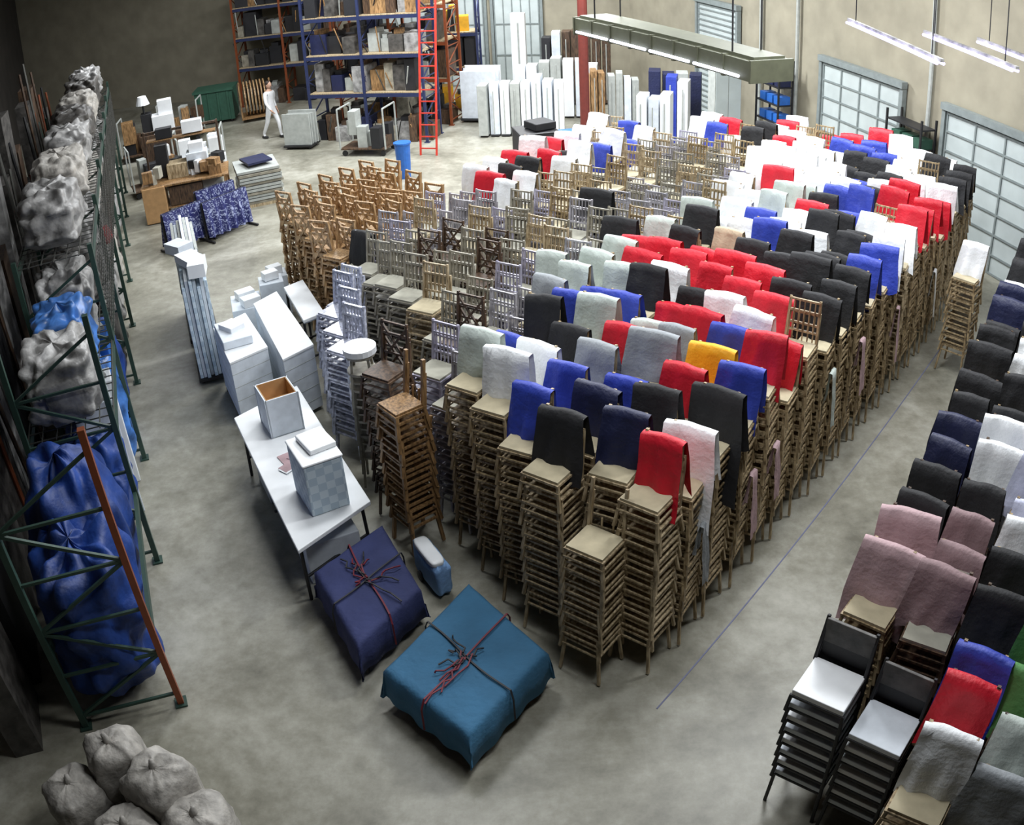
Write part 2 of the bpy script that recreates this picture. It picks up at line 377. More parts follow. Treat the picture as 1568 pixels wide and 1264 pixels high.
# right hand block
f1=Vector((.72,-.69)); f2=Vector((.62,.785)); O2=Vector((2.66,4.80))
S2=[(0,.0,'pink'),(0,.5,'pink'),(.5,.9,'mauve'),(.5,.4,'mauve'),(0,1.0,'black'),(.05,1.5,'black'),(.5,2.2,'white'),(1.0,1.6,'lilac'),(1.0,2.1,'lilac'),(.96,-.97,'red'),(.96,-.48,'blue'),(1.44,-.3,'green'),(.96,.0,'black'),(.96,.5,'black'),(.5,.0,'mauve'),(.96,-1.45,'white'),(1.44,-1.45,'grey'),(1.44,-.97,'lgrey'),(1.9,-.5,'green'),(.5,1.4,'black'),(0,2.1,'navy'),(.0,2.6,'navy'),(0,3.2,'black'),(.5,2.8,'black'),(.9,3,'pink'),(.5,3.5,'black'),(0,3.8,'black'),(.5,4.1,'white'),(0,4.4,'black'),(.9,3.6,'black'),(0,5.0,'black'),(0,5.6,'navy'),(.5,5.4,'black'),(0,6.1,'white'),(0,6.6,'black'),(.5,6.6,'black'),(.1,7.4,'black'),(.6,8,'navy'),(1.5,1,'black'),(1.5,3,'black'),(1.3,4.5,'black'),(.9,5,'black')]
for i in range(5):
    par=empty('stacked_chair_row',(O2.x+f1.x*i*.48,O2.y+f1.y*i*.48,0))
    for j in range(-3 if i>1 else 0,17):
        p=f2*(j*.485); W=O2+f1*i*.48+p
        if (W-gpt(s_of(W))).length<.6: continue
        col=sorted((((i*.48-x)**2+(j*.485-y)**2+(U(0,.06) if j>1 else 0)),c) for x,y,c in S2)[0][1]
        if j>1 and R()<.08: col=random.choice(['black','navy','black','white'])
        me=random.choice(STK['low' if R()<.35 else 'lowd']); ro=RZ-.1+U(-.08,.08)
        link('chair_stack',me,(p.x,p.y,0),ro,par); put_cover(par,p.x,p.y,me['top'],col,ro,long=(i==0 and j in(1,3,5,7,8,11)) or (i==1 and j in(4,5)))
def padded(name,loc,rz,n=7):
    b=MB()
    for i in range(n):
        z=.42+i*.15; y=-i*.012
        b.box(0,y,z,.42,.40,.05,'white' if i%2 else 'whiteb',tilt=0); b.box(0,y,z-.04,.43,.41,.025,'black')
        for sx in(-1,1):
            for sy in(-1,1): b.beam((sx*.21,y+sy*.19,z-.03),(sx*.225,y+sy*.21,z-(.42 if i==0 else .2)),.028,'black')
            b.beam((sx*.21,y+.19,z),(sx*.2,y+.27,z+.40),.028,'black')
        b.box(0,y+.25,z+.28,.40,.03,.22,'black' if i<n-1 else 'foild')
    return b.obj(name,loc,rz,bevel=.006)
padded('padded_chair_stack',(2.22,4.30,0),RZ-.1,8); padded('padded_chair_stack',(2.58,3.93,0),RZ-.12)

# ------------------------------------------------------------------ tables and boxes
def folding_table(name,q,h,k='white',legs='black',extra=True):
    cx=sum(p[0] for p in q)/4; cy=sum(p[1] for p in q)/4; q=[(x-cx,y-cy) for x,y in q]
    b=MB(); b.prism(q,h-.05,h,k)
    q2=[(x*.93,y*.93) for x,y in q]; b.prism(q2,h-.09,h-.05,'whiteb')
    for x,y in q: b.beam((x*.86,y*.86,h-.08),(x*.9,y*.9,0),.035,legs)
    for s,t in((0,3),(1,2)):
        a,c=q[s],q[t]; b.beam((a[0]*.88,a[1]*.88,h*.35),(c[0]*.88,c[1]*.88,h*.35),.03,legs)
    a=((q[0][0]+q[1][0])/2,(q[0][1]+q[1][1])/2);c=((q[2][0]+q[3][0])/2,(q[2][1]+q[3][1])/2)
    b.beam((a[0]*.88,a[1]*.88,h*.35),(c[0]*.88,c[1]*.88,h*.35),.03,legs)
    return b.obj(name,(cx,cy,0),0,bevel=.008)
t1=[(-3.39,9.53),(-2.15,6.95),(-1.50,7.72),(-2.71,10.25)]
folding_table('folding_table',t1,.8)
b=MB(); b.box(-.05,.25,.26,.6,.5,.5,'whiteb',.45); b.box(-.45,1.05,.28,.55,.6,.56,'quilt',.45); b.box(-.85,1.75,.25,.5,.6,.5,'panel',.45); b.obj('cartons_under_table',(-1.98,7.45,0),bevel=.01)
def carton(name,q,h,k='whiteb',seam=True,z0=0.):
    cx=sum(p[0] for p in q)/4; cy=sum(p[1] for p in q)/4; q=[(x-cx,y-cy) for x,y in q]
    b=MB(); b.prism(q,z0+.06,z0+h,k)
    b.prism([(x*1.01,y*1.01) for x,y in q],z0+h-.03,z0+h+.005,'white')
    if seam:
        for x,y in q: b.beam((x*.85,y*.85,z0),(x*.85,y*.85,z0+.08),.07,'black')
        for t in(.2,.4,.6,.8): b.prism([(x*1.004,y*1.004) for x,y in q],z0+h*t,z0+h*t+.012,'panel')
    return b.obj(name,(cx,cy,0),bevel=.01)
carton('white_table_crate',[(-4.18,11.7),(-3.66,10.6),(-3.22,11.0),(-3.80,12.15)],1.0)
carton('white_table_crate',[(-3.74,12.45),(-2.93,10.6),(-2.58,10.98),(-3.46,12.85)],1.0)
folding_table('folding_table',[(-3.38,13.0),(-2.85,11.75),(-2.58,11.98),(-3.12,13.25)],1.0)
b=MB(); b.box(0,0,.06,.42,.7,.12,'whiteb',.45); b.box(-.02,.05,.15,.25,.3,.08,'white',.9); b.obj('flat_carton',(-3.78,11.35,1.01),bevel=.01)
b=MB()
for x,y,w,d,h in((-.2,0,.5,.4,.55),(.25,.1,.4,.4,.8),(-.1,-.4,.45,.35,.6),(.2,.6,.4,.4,.7)): b.box(x,y,h/2,w,d,h,'whiteb',.3)
for x,y,z,w in((-.2,0,.62,.3),(.25,.1,.88,.25),(0,-.4,.67,.3),(.2,.6,.77,.25)): b.box(x,y,z,w,w*.7,.14,'white',.6)
b.obj('small_carton_pile',(-4.05,13.75,0),bevel=.01)
def open_box(name,loc,rz,w,d,h,out,inn):
    b=MB(); t=.015
    b.box(0,0,t/2,w,d,t,out)
    for sx in(-1,1):
        b.box(sx*(w/2-t),0,h/2,t,d,h,out); b.box(sx*(w/2-2*t),0,h/2+.01,t*.5,d-3*t,h-.02,inn)
    for sy in(-1,1):
        b.box(0,sy*(d/2-t/2),h/2,w,t,h,out); b.box(0,sy*(d/2-1.6*t),h/2+.01,w-3*t,t*.5,h-.02,inn)
    b.box(0,0,h*.55,w-2*t,d-2*t,.01,inn)
    return b.obj(name,loc,rz)
open_box('open_carton',(-2.72,9.30,.802),math.radians(28),.42,.46,.50,'whiteb','card')
b=MB(); b.box(0,0,.30,.42,.56,.60,'quilt'); b.box(0,0,.615,.44,.58,.03,'white'); b.box(.05,.05,.66,.3,.38,.06,'white',.1); b.obj('quilted_box',(-2.02,7.82,.802),math.radians(28),bevel=.015)
b=MB()
for k in range(7): b.box(U(-.15,.15),U(-.25,.25),.008+k*.0015,.14,.2,.006,'white' if k%3 else 'c_pink',U(0,3))
b.obj('paper_sheets',(-2.45,8.6,.8))
def upright_panels(name,p,q,n,h,k='white',gap=.12,th=.045,k2=None):
    p,q=Vector(p),Vector(q); L=(q-p).length; b=MB()
    b.box(L/2,n*gap/2-.05,.09,L,n*gap+.1,.05,'black')
    for i in range(n):
        hh=h*U(.9,1.0); kk=k if not k2 or i%2 else k2
        b.box(L/2+U(-.03,.03),i*gap,.12+hh/2,L*U(.93,1),th,hh,kk)
        b.box(L/2,i*gap+.03,.12+hh*.5,L*.8,.02,.05,'panel')
    for x in(.1,L-.1):
        for y in(0,(n-1)*gap): b.tube((x,y-.02,.05),(x,y+.02,.05),.05,'black',10)
    return b.obj(name,(p.x,p.y,0),ang(q-p),bevel=.006)
upright_panels('table_trolley',(-4.25,11.95),(-4.68,13.15),7,1.6,'whiteb',.056,.05,k2='quilt')
upright_panels('table_trolley',(-4.78,13.3),(-5.3,14.7),7,1.7,'whiteb',.056,.05,k2='panel')
b=MB(); b.box(0,0,.06,.3,.5,.12,'white',.3); b.box(.05,-.5,.10,.25,.4,.2,'white',-.2); b.box(-.1,.6,.08,.28,.4,.16,'whiteb',.5); b.obj('cartons_on_trolley',(-4.62,12.5,1.73),math.radians(24))

def draped(name,q,h,k,seed,sk,straps=True):
    cx=sum(p[0] for p in q)/4; cy=sum(p[1] for p in q)/4; q=[Vector((x-cx,y-cy,0)) for x,y in q]
    N=30; v=[];f=[]
    T=1.17
    for j in range(N+1):
        for i in range(N+1):
            u=(i/N*2-1)*T; w=(j/N*2-1)*T
            cu=max(-1,min(1,u)); cw=max(-1,min(1,w))
            P=(q[0]*(1-cu)*(1-cw)+q[1]*(1+cu)*(1-cw)+q[2]*(1+cu)*(1+cw)+q[3]*(1-cu)*(1+cw))/4
            du=max(0,abs(u)-1)/(T-1); dw=max(0,abs(w)-1)/(T-1); dd=max(du,dw)
            n=noise.noise(Vector((u*2.2,w*2.2,seed)))
            fl=1+.045*dd+ .022*dd*math.sin((u if dw>du else w)*11+seed)
            if du>0 and dw>0: fl+=.05*min(du,dw)
            z=h-dd*(sk+.05*noise.noise(Vector((u*2,w*2,seed+4))))+n*.018*(1-dd)-(.012 if dd==0 and max(abs(u),abs(w))>.95 else 0)
            v.append((P.x*fl,P.y*fl,max(z,.02)))
    for j in range(N):
        for i in range(N): a=j*(N+1)+i; f.append((a,a+1,a+N+2,a+N+1))
    root=empty(name,(cx,cy,0))
    me=bpy.data.meshes.new('blanket'); me.from_pydata(v,[],f); me.polygons.foreach_set('use_smooth',[True]*len(f)); me.materials.append(M[k]); me.update()
    o=link('blanket',me,(0,0,0),0,root); sm=o.modifiers.new('t','SOLIDIFY'); sm.thickness=.012
    b=MB(); qq=[(p.x*.93,p.y*.93) for p in q]; b.prism(qq,.14,h-.05,'panel'); b.prism([(x*.98,y*.98) for x,y in qq],.10,.14,'brown')
    for x,y in qq:
        b.tube((x*.9-.02,y*.9,.05),(x*.9+.02,y*.9,.05),.05,'black',12)
    b.obj('cart',(0,0,0),0,parent=root)
    if straps:
        b=MB(); m=lambda a,c:(a+c)/2
        A=m(q[0],q[1]);B=m(q[2],q[3]);C_=m(q[1],q[2]);D=m(q[3],q[0])
        def path(P0,P1,kk,wob):
            pts=[];n=12
            for t in range(n+1):
                s=t/n; p=P0.lerp(P1,s); pts.append(Vector((p.x+wob*math.sin(s*7),p.y+wob*math.cos(s*5),h+.022)))
            for s,t in zip(pts,pts[1:]): b.beam(s,t,.016,kk,.008)
            for e,o in((pts[0],P0),(pts[-1],P1)):
                b.beam(e,(o.x*1.08,o.y*1.08,h-.06),.016,kk,.008); b.beam((o.x*1.08,o.y*1.08,h-.06),(o.x*1.09,o.y*1.09,h-sk*.9),.016,kk,.008)
        path(C_,D,'strap',.01)
        path(A,B,'strapb',.015)
        for t in range(9):
            c=Vector((U(-.06,.06),U(-.06,.06),h+.035)); d=Vector((U(-.3,.3),U(-.3,.3),0))
            p=c
            for s in range(5):
                n=p+d*.28+Vector((U(-.06,.06),U(-.06,.06),0)); n.z=h+.025+.02*(s%2); b.beam(p,n,.013,'strap' if t%2 else 'strapb',.01); p=n
        b.obj('straps',(0,0,0),0,parent=root)
    return root
c2=[(-.50,6.74),(-1.24,5.62),(-.49,4.84),(.20,5.76)]
draped('blanket_covered_cart',c2,.50,'teal',3,.36)
c1=[(-2.05,7.0),(-1.50,5.92),(-.96,6.68),(-1.42,7.72)]
draped('blanket_covered_cart',c1,.50,'dkblue',8,.36)
b=MB(); b.blob((0,0,.22),(.62,.2,.42),'c_sky',4,.45,.08); b.blob((0,-.02,.42),(.5,.16,.08),'white',4,.45,.02); b.tube((-.1,-.12,.06),(-.1,-.09,.06),.06,'black'); b.obj('wrapped_chair_pad',(-.90,7.33,0),math.radians(-62),smooth=True)

# ------------------------------------------------------------------ left racking
RD=Vector((-.36,.933)); RO=Vector((-3.02,4.95)); rrz=ang(RD)
def rack(name,org,rz,bays,bl,dep,h,levels,kp,kb,deck='wire',first=None,skip={}):
    root=empty(name,(org[0],org[1],0),rz); b=MB()
    for i in range(bays+1):
        x=i*bl
        for y in(0,dep):
            b.box(x,y,h/2,.07,.06,h,(first if first and i==0 and y==0 else kp)); b.box(x,y,.01,.14,.12,.02,kp)
        z=.15; s=0
        while z+.55<h:
            b.beam((x,0 if s else dep,z),(x,dep if s else 0,z+.55),.03,kp); b.beam((x,0,z),(x,dep,z),.028,kp); z+=.55; s=1-s
    for i in range(bays):
        for z in skip.get(i,levels):
            for y in(0,dep): b.box(i*bl+bl/2,y,z,bl-.07,.04,.10,kb)
            if deck=='wire':
                if z<1.5: continue
                for k in range(12): b.box(i*bl+.1+k*(bl-.2)/11,dep/2,z+.06,.012,dep,.012,'wire')
                for k in range(7): b.box(i*bl+bl/2,dep*k/6,z+.065,bl-.1,.012,.012,'wire')
            else: b.box(i*bl+bl/2,dep/2,z+.07,bl-.07,dep,.03,deck)
    b.obj('frame',parent=root); return root
PR=rack('pallet_rack',RO+RD*.75,rrz,8,2.3,1.0,3.1,(1.75,2.9),'rackg','rackg','wire','racko',skip={0:(.95,),1:(1.75,)})
def rp(t,off): n=Vector((-RD.y,RD.x)); return RO+RD*t+n*off
def onrack(name,t,off,z,size,k,seed,e=.5,amp=.1,fold=0.,fr=2.5,inrack=False):
    b=MB(); b.blob((0,0,size[2]/2),size,k,seed,e,amp,fr,60,40,fold)
    if inrack: return b.obj(name,(t-.75,off,z),0,smooth=True,parent=PR)
    p=rp(t,off); return b.obj(name,(p.x,p.y,z),rrz,smooth=True)
onrack('blue_tarp_bundle',1.42,.55,.0,(1.3,1.0,1.7),'tarp',3,.7,.14,.07,2.2)
onrack('blue_tarp_bundle',2.36,.60,.0,(1.35,1.0,2.0),'tarp',9,.7,.14,.07,2.2)
onrack('blue_tarp_bundle',4.1,.5,.0,(1.1,.8,1.3),'tarp',12,.6,.14,.06)
onrack('blue_plastic_bundle',5.5,.45,.0,(1.0,.8,1.5),'tarpl',13,.6,.12,.05)
onrack('blue_tarp_bundle',6.9,.5,.0,(1.2,.8,1.4),'tarp',15,.6,.15,.06)
lv=[(3.7,(1.1,.8,.8),'foil'),(4.8,(.8,.7,.8),'tarpl'),(5.8,(.9,.7,.9),'foil'),(7.0,(1.0,.8,.7),'foild'),(8.2,(1.0,.8,.9),'foil'),(9.5,(1.0,.8,.8),'foil'),(10.7,(1.0,.8,.9),'sack'),(12.0,(1.0,.8,.9),'sack'),(13.3,(1.0,.8,.8),'foil'),(14.7,(1.1,.8,.8),'foild'),(16.2,(1.1,.8,.8),'foil'),(17.7,(1.1,.8,.8),'foild')]
for i,(t,sz,k) in enumerate(lv): onrack('wrapped_goods',t,.5,1.83,sz,k,30+i,.45,.14,.05,3,True)
for i,(t,k) in enumerate(((6.4,'foil'),(8.4,'sack'),(10.4,'foil'),(12.4,'foild'),(14.2,'sack'),(16.2,'foild'),(18.2,'foil'))): onrack('wrapped_goods',t,.5,2.98,(1.4,.8,.7),k,50+i,.5,.12,.04,3,True)
for i,t in enumerate((8.5,10.2,12,13.8,15.6,17.5)): onrack('wrapped_goods',t,.5,0,(1.3,.8,1.35),('foild','foil','sack')[i%3],60+i,.45,.14,.05,3,True)
onrack('red_cloth_bundle',9.2,.12,1.83,(.35,.3,.3),'c_red',66,.7,.15,inrack=True)
b=MB()
for t,z,w,h,k in((4.3,0,.45,1.6,'whiteb'),(5.0,0,.4,1.5,'white'),(6.2,0,.5,1.65,'bluep')):
    b.box(t-.75,.35,z+h/2,w,.5,h,k,U(-.2,.2)); b.box(t-.75,.35,h+.03,w*.7,.35,.06,'panel',.3)
b.obj('shelved_cartons',parent=PR,bevel=.01)
b=MB()
for i in range(8):
    x0=i*2.3
    for zz in [1.85+k*.12 for k in range(9)] if i>1 else []: b.box(x0+1.15,-.05,zz,2.2,.008,.008,'wire')
    for k in range(16 if i>1 else 0): b.box(x0+.08+k*.143,-.05,2.33,.008,.008,1.05,'wire')
b.obj('wire_cage_panels',parent=PR)
b=MB()
for k in range(26):
    t=U(2.2,17); b.tube((t,U(1.15,1.5),0),(t+U(-.3,.3),1.5,U(2.4,4.6)),.03,random.choice(['black','rackg','wire','racko','dark']),6)
for k in range(18):
    t=k*.95; h=U(2.2,4.2) if k>2 else 1.6; b.box(t,1.65,h/2,.8,.3,h,random.choice(['blackp','foild','dark','foild','foil']),U(-.1,.1))
b.obj('leaning_poles_and_boards',(RO+RD*.95).to_3d(),rrz)
for i,(x,y,w,h) in enumerate(((-2.98,4.24,.58,.80),(-3.46,4.50,.54,.80),(-2.62,3.92,.60,.64),(-3.2,3.78,.56,.62),(-3.82,4.15,.54,.62),(-2.30,3.72,.5,.4))):
    b=MB(); b.blob((0,0,h/2),(w,w,h),'sack',70+i,.55,.06,3,28,20,.03); b.tube((0,0,h*.93),(.03,.02,h+.06),.05,'sack',10,.02); b.obj('grey_sack',(x,y,0),U(0,3),smooth=True)

# ------------------------------------------------------------------ background
b=MB()
b.box(0,0,.86,2.1,1.2,.05,'brown'); b.box(0,0,.3,2.0,1.1,.03,'brown')
for sx in(-1,1):
    for sy in(-1,1): b.box(sx*.98,sy*.55,.43,.08,.08,.86,'brown')
b.box(-.75,-.35,.45,.55,.6,.85,'card'); b.box(-.15,.1,1.05,.5,.5,.35,'wood2'); b.box(.35,.15,1.15,.5,.5,.5,'whiteb'); b.box(.35,.15,1.5,.35,.3,.25,'white')
b.box(.75,-.3,1.0,.3,.3,.25,'brown'); b.box(0,-.3,.55,.8,.4,.45,'dark'); b.box(-.5,.2,1.3,.3,.3,.8,'black'); b.box(.6,.2,.6,.5,.5,.5,'panel')
for k in range(16): b.box(U(-.9,.9),U(-.5,.5),U(.95,1.2),U(.1,.3),U(.1,.3),U(.1,.35),random.choice(['brown','black','white','dark','seatg']),U(0,3))
for x in(-.9,.9): b.beam((x,.5,.86),(x,.5,2.0),.05,'dark')
b.beam((-.9,.5,1.95),(.9,.5,1.95),.06,'dark'); b.box(0,.5,1.75,1.7,.3,.03,'brown'); b.box(.3,.5,1.95,.5,.25,.3,'white'); b.box(-.4,.5,1.9,.4,.25,.25,'blackp')
b.obj('workbench',(-7.35,20.6,0),.25,bevel=.01)
b=MB(); b.box(0,0,.6,1.2,.6,1.2,'dark'); b.box(.1,0,1.45,.6,.5,.5,'white'); b.box(.2,0,1.9,.4,.3,.4,'white'); b.box(-.35,0,1.5,.3,.4,.6,'blackp'); b.tube((-.4,0,1.2),(-.4,0,2.1),.03,'black'); b.tube((-.4,0,2.05),(-.4,0,2.3),.2,'white',14,.12); b.obj('storage_cabinet',(-9.2,24.4,0),.3,bevel=.01)
def cart(name,loc,rz,ks,seed,w=1.3,d=.8):
    random.seed(seed); b=MB()
    b.box(0,0,.2,w,d,.05,'dark')
    for sx in(-1,1):
        for sy in(-1,1): b.tube((sx*(w/2-.1),sy*(d/2-.05)-.02,.08),(sx*(w/2-.1),sy*(d/2-.05)+.02,.08),.08,'black',10)
        b.beam((sx*w/2,-d/2,.2),(sx*w/2,-d/2,1.3),.04,'panel'); b.beam((sx*w/2,d/2,.2),(sx*w/2,d/2,1.3),.04,'panel'); b.beam((sx*w/2,-d/2,1.3),(sx*w/2,d/2,1.3),.04,'panel')
    for k in range(9): h=U(.2,.7); b.box(U(-.4,.4)*w,U(-.3,.3)*d,.22+h/2+(.35 if k>5 else 0),U(.2,.45),U(.2,.4),h,random.choice(ks),U(-.3,.3))
    return b.obj(name,loc,rz,bevel=.008)
cart('loaded_platform_cart',(-8.9,22.6,0),.5,['blackp','dark','white','brown','panel'],301)
cart('loaded_platform_cart',(-7.9,23.6,0),.2,['white','whiteb','panel','seatg'],302)
cart('loaded_platform_cart',(-10.6,26.4,0),.2,['dark','blackp','brown'],303)
cart('loaded_platform_cart',(-3.4,24.2,0),-.3,['blackp','dark','c_navy','panel'],304)
cart('loaded_platform_cart',(-9.9,28.2,0),.1,['dark','brown','panel','blackp'],305)
random.seed(21)
b=MB()
for k in range(11): b.box(U(-.03,.03),U(-.03,.03),.1+k*.075,1.0,1.2,.055,'panel' if k%3 else 'grey',U(-.02,.02))
b.box(0,0,.98,.6,.7,.05,'c_navy',.2); b.box(0,0,.035,1.0,1.2,.07,'wood2'); b.obj('panel_stack',(-5.65,20.9,0),.35)
def fabric_rail(name,p,q,h):
    p,q=Vector(p),Vector(q); L=(q-p).length; b=MB()
    for x in(0,L): b.beam((x,0,0),(x,0,h),.04,'black'); b.beam((x,-.3,.03),(x,.3,.03),.04,'black')
    b.beam((0,0,h),(L,0,h),.04,'black'); n=40; k=b.mi('print')
    for side in(-1,1):
        base=len(b.v)
        for j in range(9):
            for i in range(n+1):
                b.v.append((L*i/n,side*(.04+.12*j/8+.05*math.sin(i*.9+side)*j/8),h+.03-(h-.08)*j/8))
        for j in range(8):
            for i in range(n): a=base+j*(n+1)+i; b.f.append((a,a+1,a+n+2,a+n+1)); b.m.append(k)
    return b.obj(name,(p.x,p.y,0),ang(q-p),smooth=False)
fabric_rail('printed_fabric_rail',(-7.0,17.7),(-6.3,18.5),.85); fabric_rail('printed_fabric_rail',(-6.25,18.2),(-5.5,19.1),.85); fabric_rail('printed_fabric_rail',(-6.6,18.9),(-5.9,19.6),.9)
b=MB(); b.box(0,0,.6,1.3,1.0,1.0,'grn'); b.box(0,0,1.15,1.4,1.1,.08,'grn')
for k in range(4): b.box(-.5+k*.33,-.53,.6,.06,.05,.95,'grn')
for sx in(-1,1): b.tube((sx*.5,-.4,.06),(sx*.5+.05,-.4,.06),.07,'black')
b.obj('green_dumpster',(-9.3,30.4,0),.1)
b=MB(); b.box(0,0,.15,1.0,1.0,.06,'brown')
for k in range(7): b.tube((-.35+k*.11,0,.75),(-.31+k*.11,0,.75),.58,'crossw',28)
b.beam((-.5,-.45,.1),(-.5,-.45,1.4),.05,'brown'); b.beam((.5,-.45,.1),(.5,-.45,1.4),.05,'brown'); b.obj('round_tabletop_rack',(-7.85,30.0,0),.3)
upright_panels('grey_panel_cart',(-5.95,25.4),(-5.1,25.15),4,.95,'panel',.12)
def clutter(parent,x0,bl,dep,zs,ks,seed,dens=1.):
    random.seed(seed); b=MB()
    for z in zs:
        x=.1
        while x<bl-.25:
            w=U(.2,.5); h=U(.35,.9)*dens; b.box(x0+x+w/2,dep/2+U(-.15,.1),z+h/2,w,dep*U(.5,.8),h,random.choice(ks),U(-.15,.15))
            if R()<.6: b.box(x0+x+w/2,dep/2,z+h+.06,w*.6,dep*.4,.12,random.choice(ks),U(-.3,.3))
            if R()<.6: b.beam((x0+x,dep*.2,z),(x0+x+U(-.2,.3),0,z+U(.5,.95)),.03,random.choice(['black','panel','brown','wire']))
            x+=w+U(.0,.06)
    return b.obj('stored_equipment',parent=parent,bevel=.006)
ra=math.atan2(-1.3,3.3)
KS=['blackp','black','dark','dark','foild','c_navy','blackp','grey','foild','brown','panel','blackp','foil']
for i,(x,y,n,kp) in enumerate(((-5.2,25.9,2,'rackb'),(-4.6,27.7,2,'racko'),(-8.9,32.2,2,'racko'))):
    rk=rack('storage_rack',(x,y),ra+.05 if i<2 else -.1,n,1.75,1.0,4.6,(1.35,2.45,3.55),kp,'racko' if i==1 else 'rackb','wood2')
    for k in range(n): clutter(rk,k*1.75,1.7,1.0,(0.0,1.44,2.54,3.64),KS,100+i*5+k)
random.seed(11)
b=MB()
for x in(-.22,.22): b.beam((x,0,0),(x,.75,4.4),.05,'redl',.03)
for k in range(14): t=(k+.6)/14.5; b.beam((-.22,.75*t,4.4*t),(.22,.75*t,4.4*t),.03,'redl')
b.obj('red_ladder',(-1.78,23.45,0),-.3)
rk=rack('storage_rack',(-1.75,28.6),-.1,1,1.3,.8,3.9,(1.3,2.4),'rackb','rackb','wood2')
clutter(rk,0,1.3,.8,(0,1.4,2.48),['yel','yel','blackp','yel'],205); random.seed(12)
upright_panels('table_panel_row',(-1.0,26.9),(.05,26.6),6,1.5,'white',.13,k2='whiteb')
def boxrow(name,p,q,n,h,ks,seed,d=.5):
    random.seed(seed); p,q=Vector(p),Vector(q); L=(q-p).length; b=MB(); w=L/n
    for i in range(n):
        hh=h*U(.88,1.03); b.box(w*(i+.5),U(-.08,.08),hh/2+.06,w*.86,d,hh,random.choice(ks),U(-.06,.06)); b.box(w*(i+.5),-d/2-.02,hh*.5,w*.1,.03,hh*.85,'panel')
        b.box(w*(i+.5),0,.04,w*.8,d*.9,.04,'black')
    return b.obj(name,(p.x,p.y,0),ang(q-p),bevel=.01)
boxrow('white_table_row',(-.45,25.2),(1.85,24.85),8,1.6,['white','whiteb','white','panel'],31)
boxrow('white_table_row',(.6,27.2),(3.0,26.9),7,1.7,['white','whiteb','panel'],32)
boxrow('tan_table_row',(2.35,25.0),(2.95,25.0),3,1.7,['card','card','brown'],33)
boxrow('grey_table_row',(3.05,25.2),(3.9,25.1),4,1.6,['panel','seatg','whiteb'],34)
boxrow('white_panel_group',(3.35,21.9),(4.15,21.6),3,1.75,['whiteb','white'],35)
boxrow('white_panel_group',(4.3,23.3),(4.9,23.1),2,2.0,['white','c_blue'],36)
boxrow('dark_board_group',(4.0,24.2),(5.4,23.9),4,1.9,['c_navy','dark','blackp','panel'],37)
boxrow('tall_white_board',(.55,28.6),(1.05,28.55),1,3.0,['white'],38,.3)
boxrow('dark_board_group',(1.5,28.9),(3.6,28.6),7,2.3,['dark','blackp','whiteb','brown'],39)
random.seed(13)
b=MB()
for k in range(3): b.box(U(-.03,.03),0,.2+k*.56,.82,.75,.54,'blackp',U(-.05,.05)); b.box(0,0,.49+k*.56,.86,.79,.04,'black')
b.box(.1,0,1.72,.5,.5,.16,'blackp',.3); b.obj('black_storage_crates',(.8,19.2,0),.2,bevel=.02)
for x,y in((1.6,19.9),(2.05,19.7)):
    b=MB(); b.box(0,0,.65,.42,.5,1.3,'bluep'); b.box(0,0,1.33,.48,.56,.06,'bluep'); b.obj('blue_tote',(x,y,0),.2,bevel=.02)
b=MB(); b.tube((0,0,0),(0,0,.85),.15,'bluep',18,.19); b.tube((0,0,.85),(0,0,.89),.21,'bluep',18); b.obj('blue_trash_bin',(-2.25,21.6,0))
def wall_shelf(name,p,h,ks,seed,w=.9):
    b=MB()
    for x in(0,w):
        for y in(0,.4): b.box(x,y,h/2,.04,.04,h,'black')
    n=6
    for k in range(n): b.box(w/2,.2,h*(k+.5)/n,w,.42,.03,'black')
    random.seed(seed)
    for k in range(n-1):
        for c in range(3): b.box(.15+c*w/3.2,.2,h*(k+.5)/n+.12,w/4.2,.32,.2,random.choice(ks))
    return b.obj(name,(p[0],p[1],0),grz)
wall_shelf('wall_shelf_unit',gpt(s2+.25,.15),2.5,['blackp','grn','grn','black'],41,1.1)
wall_shelf('wall_shelf_unit',gpt(s_of((7.3,21.4)),.3),2.7,['bluep','c_navy','c_red','bluep'],42,1.0)
b=MB(); b.box(0,0,1.3,.7,.4,2.6,'panel'); b.box(-.17,-.21,1.3,.32,.02,2.5,'door'); b.box(.17,-.21,1.3,.32,.02,2.5,'door'); b.obj('steel_locker',(5.5,21.9,0),.2)
random.seed(14)
fd=Vector((3.06-1.31,10.9-15.05)).normalized(); frz=ang(fd); L=4.5
fx=empty('hanging_light_fixture',(1.31,15.05,4.4),frz)
b=MB(); b.box(L/2,.33,.0,L,.66,.26,'olive'); b.box(L/2,.33,.15,L*.98,.5,.05,'olive')
for k in range(9): b.box(L*k/8,.33,.0,.04,.69,.29,'olive')
for x in(.5,L-.5):
    for y in(.1,.56): b.tube((x,y,.1),(x,y,3.3),.012,'black',6)
b.obj('housing',parent=fx)
b=MB()
for k in range(4): b.tube((.15+k*1.07,-.04,-.08),(.15+k*1.07+.95,-.04,-.08),.022,'tube',8)
b.obj('tubes',parent=fx)
for (p,q) in (((5.17,13.1),(5.13,9.9)),((6.1,12.4),(6.2,9.9)),((6.9,12.2),(7.0,10.6))):
    p,q=Vector(p),Vector(q); L=(q-p).length; fx=empty('strip_light',(p.x,p.y,4.8),ang(q-p))
    b=MB(); b.box(L/2,0,.045,L,.05,.04,'foil')
    for x in(.3,L-.3): b.tube((x,0,.06),(x,0,2.9),.008,'black',6)
    b.obj('housing',parent=fx)
    b=MB()
    for y in(-.045,.045): b.tube((.05,y,.0),(L-.05,y,.0),.022,'tubep',8)
    b.obj('tubes',parent=fx)
